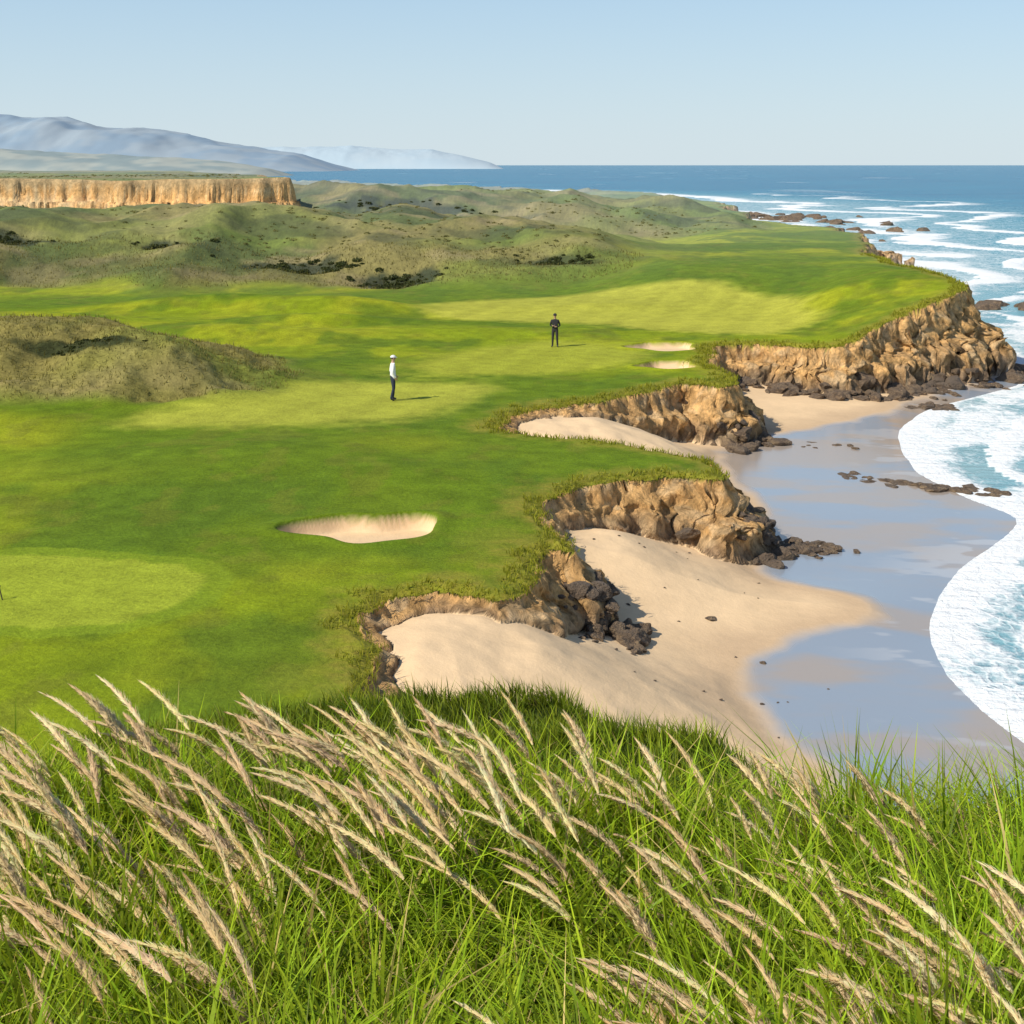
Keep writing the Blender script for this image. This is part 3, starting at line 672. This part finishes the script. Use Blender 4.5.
    f=bm.faces.new(r_); ex=bmesh.ops.extrude_face_region(bm,geom=[f]); 
    for v in ex['geom']:
        if isinstance(v,bmesh.types.BMVert): v.co.z+=.008
    me=bpy.data.meshes.new('cap_brim'); bm.to_mesh(me); bm.free(); me.materials.append(cap); ob=bpy.data.objects.new('cap_brim',me); scene.collection.objects.link(ob); ob.parent=E
    E.location=(loc[0],loc[1],float(H(loc[0],loc[1])['z'][0])-.005); E.rotation_euler=(0,0,heading); E.scale=(scale,)*3
def P1():
    return {'shL':(-.175,-.01,1.415),'elL':(-.235,-.06,1.14),'wrL':(-.19,.11,.97),'paL':(-.165,.18,.93),
            'shR':(.175,-.01,1.415),'elR':(.235,-.05,1.14),'wrR':(.20,.08,.93),'paR':(.185,.12,.86),
            'hpL':(-.095,0,.89),'knL':(-.11,.05,.50),'anL':(-.12,.03,.085),'toL':(-.13,.17,.04),
            'hpR':(.095,0,.89),'knR':(.115,.02,.50),'anR':(.13,-.10,.09),'toR':(.14,.05,.04)}
def P2():
    return {'shL':(-.18,-.01,1.41),'elL':(-.26,-.03,1.14),'wrL':(-.12,.17,1.10),'paL':(-.04,.20,1.11),
            'shR':(.18,-.01,1.41),'elR':(.26,-.03,1.14),'wrR':(.12,.19,1.14),'paR':(.04,.215,1.16),
            'hpL':(-.095,0,.89),'knL':(-.115,.03,.50),'anL':(-.13,-.02,.085),'toL':(-.16,.13,.04),
            'hpR':(.095,0,.89),'knR':(.12,.02,.50),'anR':(.14,-.03,.085),'toR':(.17,.12,.04)}
person('golfer_in_white_shirt',(-4.98,58.5),math.radians(-75),1.06,M_white,M_navy,M_cap,True,P1())
person('golfer_in_dark_jacket',(2.33,75.8),math.radians(170),1.02,M_black,M_dark,M_capd,True,P2())
bm=bmesh.new(); bmesh.ops.create_cone(bm,segments=10,radius1=.012,radius2=.016,depth=.32,cap_ends=True)
for v in bm.verts: v.co.z+=.16
g=bmesh.ops.create_uvsphere(bm,u_segments=10,v_segments=8,radius=.035)
for v in g['verts']: v.co.z+=.33
me=bpy.data.meshes.new('tee_marker'); bm.to_mesh(me); bm.free(); me.materials.append(simple('dark_marker_paint',(.05,.04,.03)))
ob=bpy.data.objects.new('tee_marker',me); scene.collection.objects.link(ob); ob.location=(-11.5,31.6,float(H(-11.5,31.6)['z'][0])-.01); ob.rotation_euler=(0,math.radians(-14),0)

# ------------------------------------------------------------------ light, sky, camera
el,az=math.radians(42),math.radians(238)
sd=Vector((math.sin(az)*math.cos(el),math.cos(az)*math.cos(el),math.sin(el)))
ld=bpy.data.lights.new('sun','SUN'); ld.energy=5.0; ld.angle=math.radians(.5); ld.color=(1,.93,.79)
lo=bpy.data.objects.new('sun',ld); scene.collection.objects.link(lo); lo.rotation_euler=(-sd).to_track_quat('-Z','Y').to_euler(); lo.location=(-30,-20,60)
w=bpy.data.worlds.new("World"); scene.world=w; w.use_nodes=True; nt=w.node_tree; nt.nodes.clear()
sk=nt.nodes.new('ShaderNodeTexSky'); sk.sky_type='NISHITA'; sk.sun_disc=False; sk.sun_elevation=el; sk.sun_rotation=az; sk.air_density=1.0; sk.dust_density=.3; sk.ozone_density=2.5
tc=nt.nodes.new('ShaderNodeTexCoord'); sx=nt.nodes.new('ShaderNodeSeparateXYZ'); nt.links.new(tc.outputs['Generated'],sx.inputs[0])
mr=nt.nodes.new('ShaderNodeMapRange'); mr.inputs[1].default_value=0; mr.inputs[2].default_value=.45; mr.inputs[3].default_value=.9; mr.inputs[4].default_value=0; nt.links.new(sx.outputs[2],mr.inputs[0])
cr=nt.nodes.new('ShaderNodeMapRange'); cr.inputs[1].default_value=0; cr.inputs[2].default_value=.12; nt.links.new(sx.outputs[2],cr.inputs[0])
hzc=nt.nodes.new('ShaderNodeMix'); hzc.data_type='RGBA'; hzc.inputs[6].default_value=(5.3,6.3,6.9,1); hzc.inputs[7].default_value=(4.1,5.7,7.1,1); nt.links.new(cr.outputs[0],hzc.inputs[0])
mm=nt.nodes.new('ShaderNodeMix'); mm.data_type='RGBA'; nt.links.new(mr.outputs[0],mm.inputs[0]); nt.links.new(sk.outputs[0],mm.inputs[6]); nt.links.new(hzc.outputs[2],mm.inputs[7])
bg=nt.nodes.new('ShaderNodeBackground'); bg.inputs[1].default_value=.12; wo=nt.nodes.new('ShaderNodeOutputWorld')
nt.links.new(mm.outputs[2],bg.inputs[0]); nt.links.new(bg.outputs[0],wo.inputs[0])
scene.view_settings.view_transform='Standard'; scene.view_settings.look='None'; scene.view_settings.exposure=0
cd=bpy.data.cameras.new('camera'); cd.sensor_width=36; cd.lens=49.22; cd.shift_y=-.339; cd.clip_start=.05; cd.clip_end=60000
co=bpy.data.objects.new('camera',cd); scene.collection.objects.link(co); co.location=(0,0,10); co.rotation_euler=(math.pi/2,0,0); scene.camera=co
